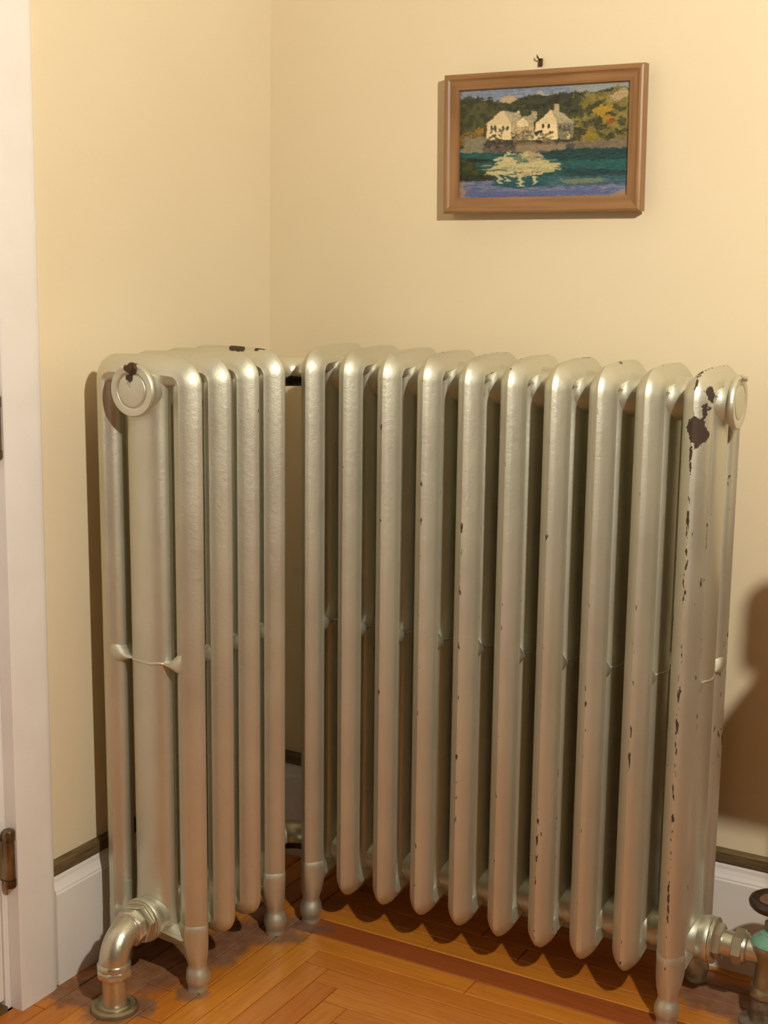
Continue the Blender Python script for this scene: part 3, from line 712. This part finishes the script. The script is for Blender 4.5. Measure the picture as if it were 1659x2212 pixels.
# nail and little hanger above the frame
nl = empty('picture_nail', (.5025, 0, 1.407)); tag(nl, 'tiny rusty nail hook in the wall above the framed painting', 'nail')
MB().tube([(0, .004, 0), (-.0004, -.006, .003), (-.001, -.011, .0055)], [.0011, .0011, .0010], 10).build('nail_shank', M['nail'], nl)
MB().tube([(-.001, -.0105, .0052), (-.0026, -.0116, .0085), (-.0018, -.0122, .0105)], [.0018, .0009, .0005], 8).build('nail_tip', M['nail'], nl)
MB().box((-.0032, -.0048, -.0062), (.0042, -.0030, .0058)).build('hanger_plate', M['nail'], nl, sharp=35, bevel=.0008)

# ------------------------------------------------------------------ out of the frame: the lamp that lights the corner, a stool added to shadow the wall
fl = empty('floor_lamp', (LAMP[0], LAMP[1], 0)); tag(fl, 'black pole floor lamp with a bare lit bulb beyond the right edge', 'lamp')
MB().lathe([(0, 0), (.13, 0), (.13, .012), (.12, .02), (.02, .03), (0, .03)], 'z', (0, 0, 0), 40).build('lamp_base', M['black_metal'], fl)
MB().lathe([(0, .025), (.011, .025), (.010, LAMP[2]-.10), (0, LAMP[2]-.10)], 'z', (0, 0, 0), 20).build('pole', M['black_metal'], fl)
MB().lathe([(0, -.105), (.016, -.105), (.019, -.09), (.019, -.048), (.014, -.044), (0, -.044)], 'z', (0, 0, LAMP[2]), 20).build('socket', M['black_metal'], fl)
ax = Vector((-.62, .74, -.30)).normalized()
sh = MB().lathe([(.022, -.075), (.055, -.060), (.085, -.030), (.100, .006), (.102, .006), (.087, -.033), (.056, -.064), (.022, -.079)], 'z', (0, 0, 0), 40).build('bounce_blocking_shade', M['black_metal'], fl, (0, 0, LAMP[2]))  # unseen shade, added to keep the bulb from filling the room with bounce
sh.rotation_euler = ax.to_track_quat('Z', 'Y').to_euler()
pr_ = [(.010*1, -.045), (.013, -.038), (.018, -.028)]+[(BULB_R*math.cos(a), BULB_R*math.sin(a)) for a in [-.62+i*(PI/2+.62)/12 for i in range(13)]]
MB().lathe(pr_, 'z', (0, 0, LAMP[2]), 24).build('bulb', bulb, fl)

st = empty('shadow_casting_stool', (1.331, -.300, 0)); tag(st, 'unseen brown padded stool added beyond the right edge to cast the soft wall shadow', 'stool')  # guessed object, added and shaped to throw the soft shadow on the back wall
for nm, (a, b), r in (('seat', ((-.234, -.170, .712), (.234, .165, .818)), .024), ('backrest', ((-.202, -.170, .882), (.202, -.128, .978)), .026)):
    o = MB().box(a, b).build(nm, M['leather'], st, sharp=50); md = o.modifiers.new('bevel', 'BEVEL'); md.width = r; md.segments = 5
for sx in (-1, 1):
    MB().tube([(sx*.170, -.149, .78), (sx*.170, -.149, .90)], .016, 14).build('back_post', M['stoolwood'], st)
    for sy in (-1, 1): MB().tube([(sx*.150, sy*.125, .725), (sx*.140, sy*.130, 0)], [.018, .014], 14).build('leg', M['stoolwood'], st)
for a, b in (((-.14, -.13, .25), (.14, -.13, .25)), ((-.14, .13, .25), (.14, .13, .25)), ((-.14, -.13, .32), (-.14, .13, .32)), ((.14, -.13, .32), (.14, .13, .32))):
    MB().tube([a, b], .010, 10).build('rung', M['stoolwood'], st)
MB().box((-.178, -.156, .815), (.178, -.145, .890)).build('back_panel', M['stoolwood'], st, sharp=0)
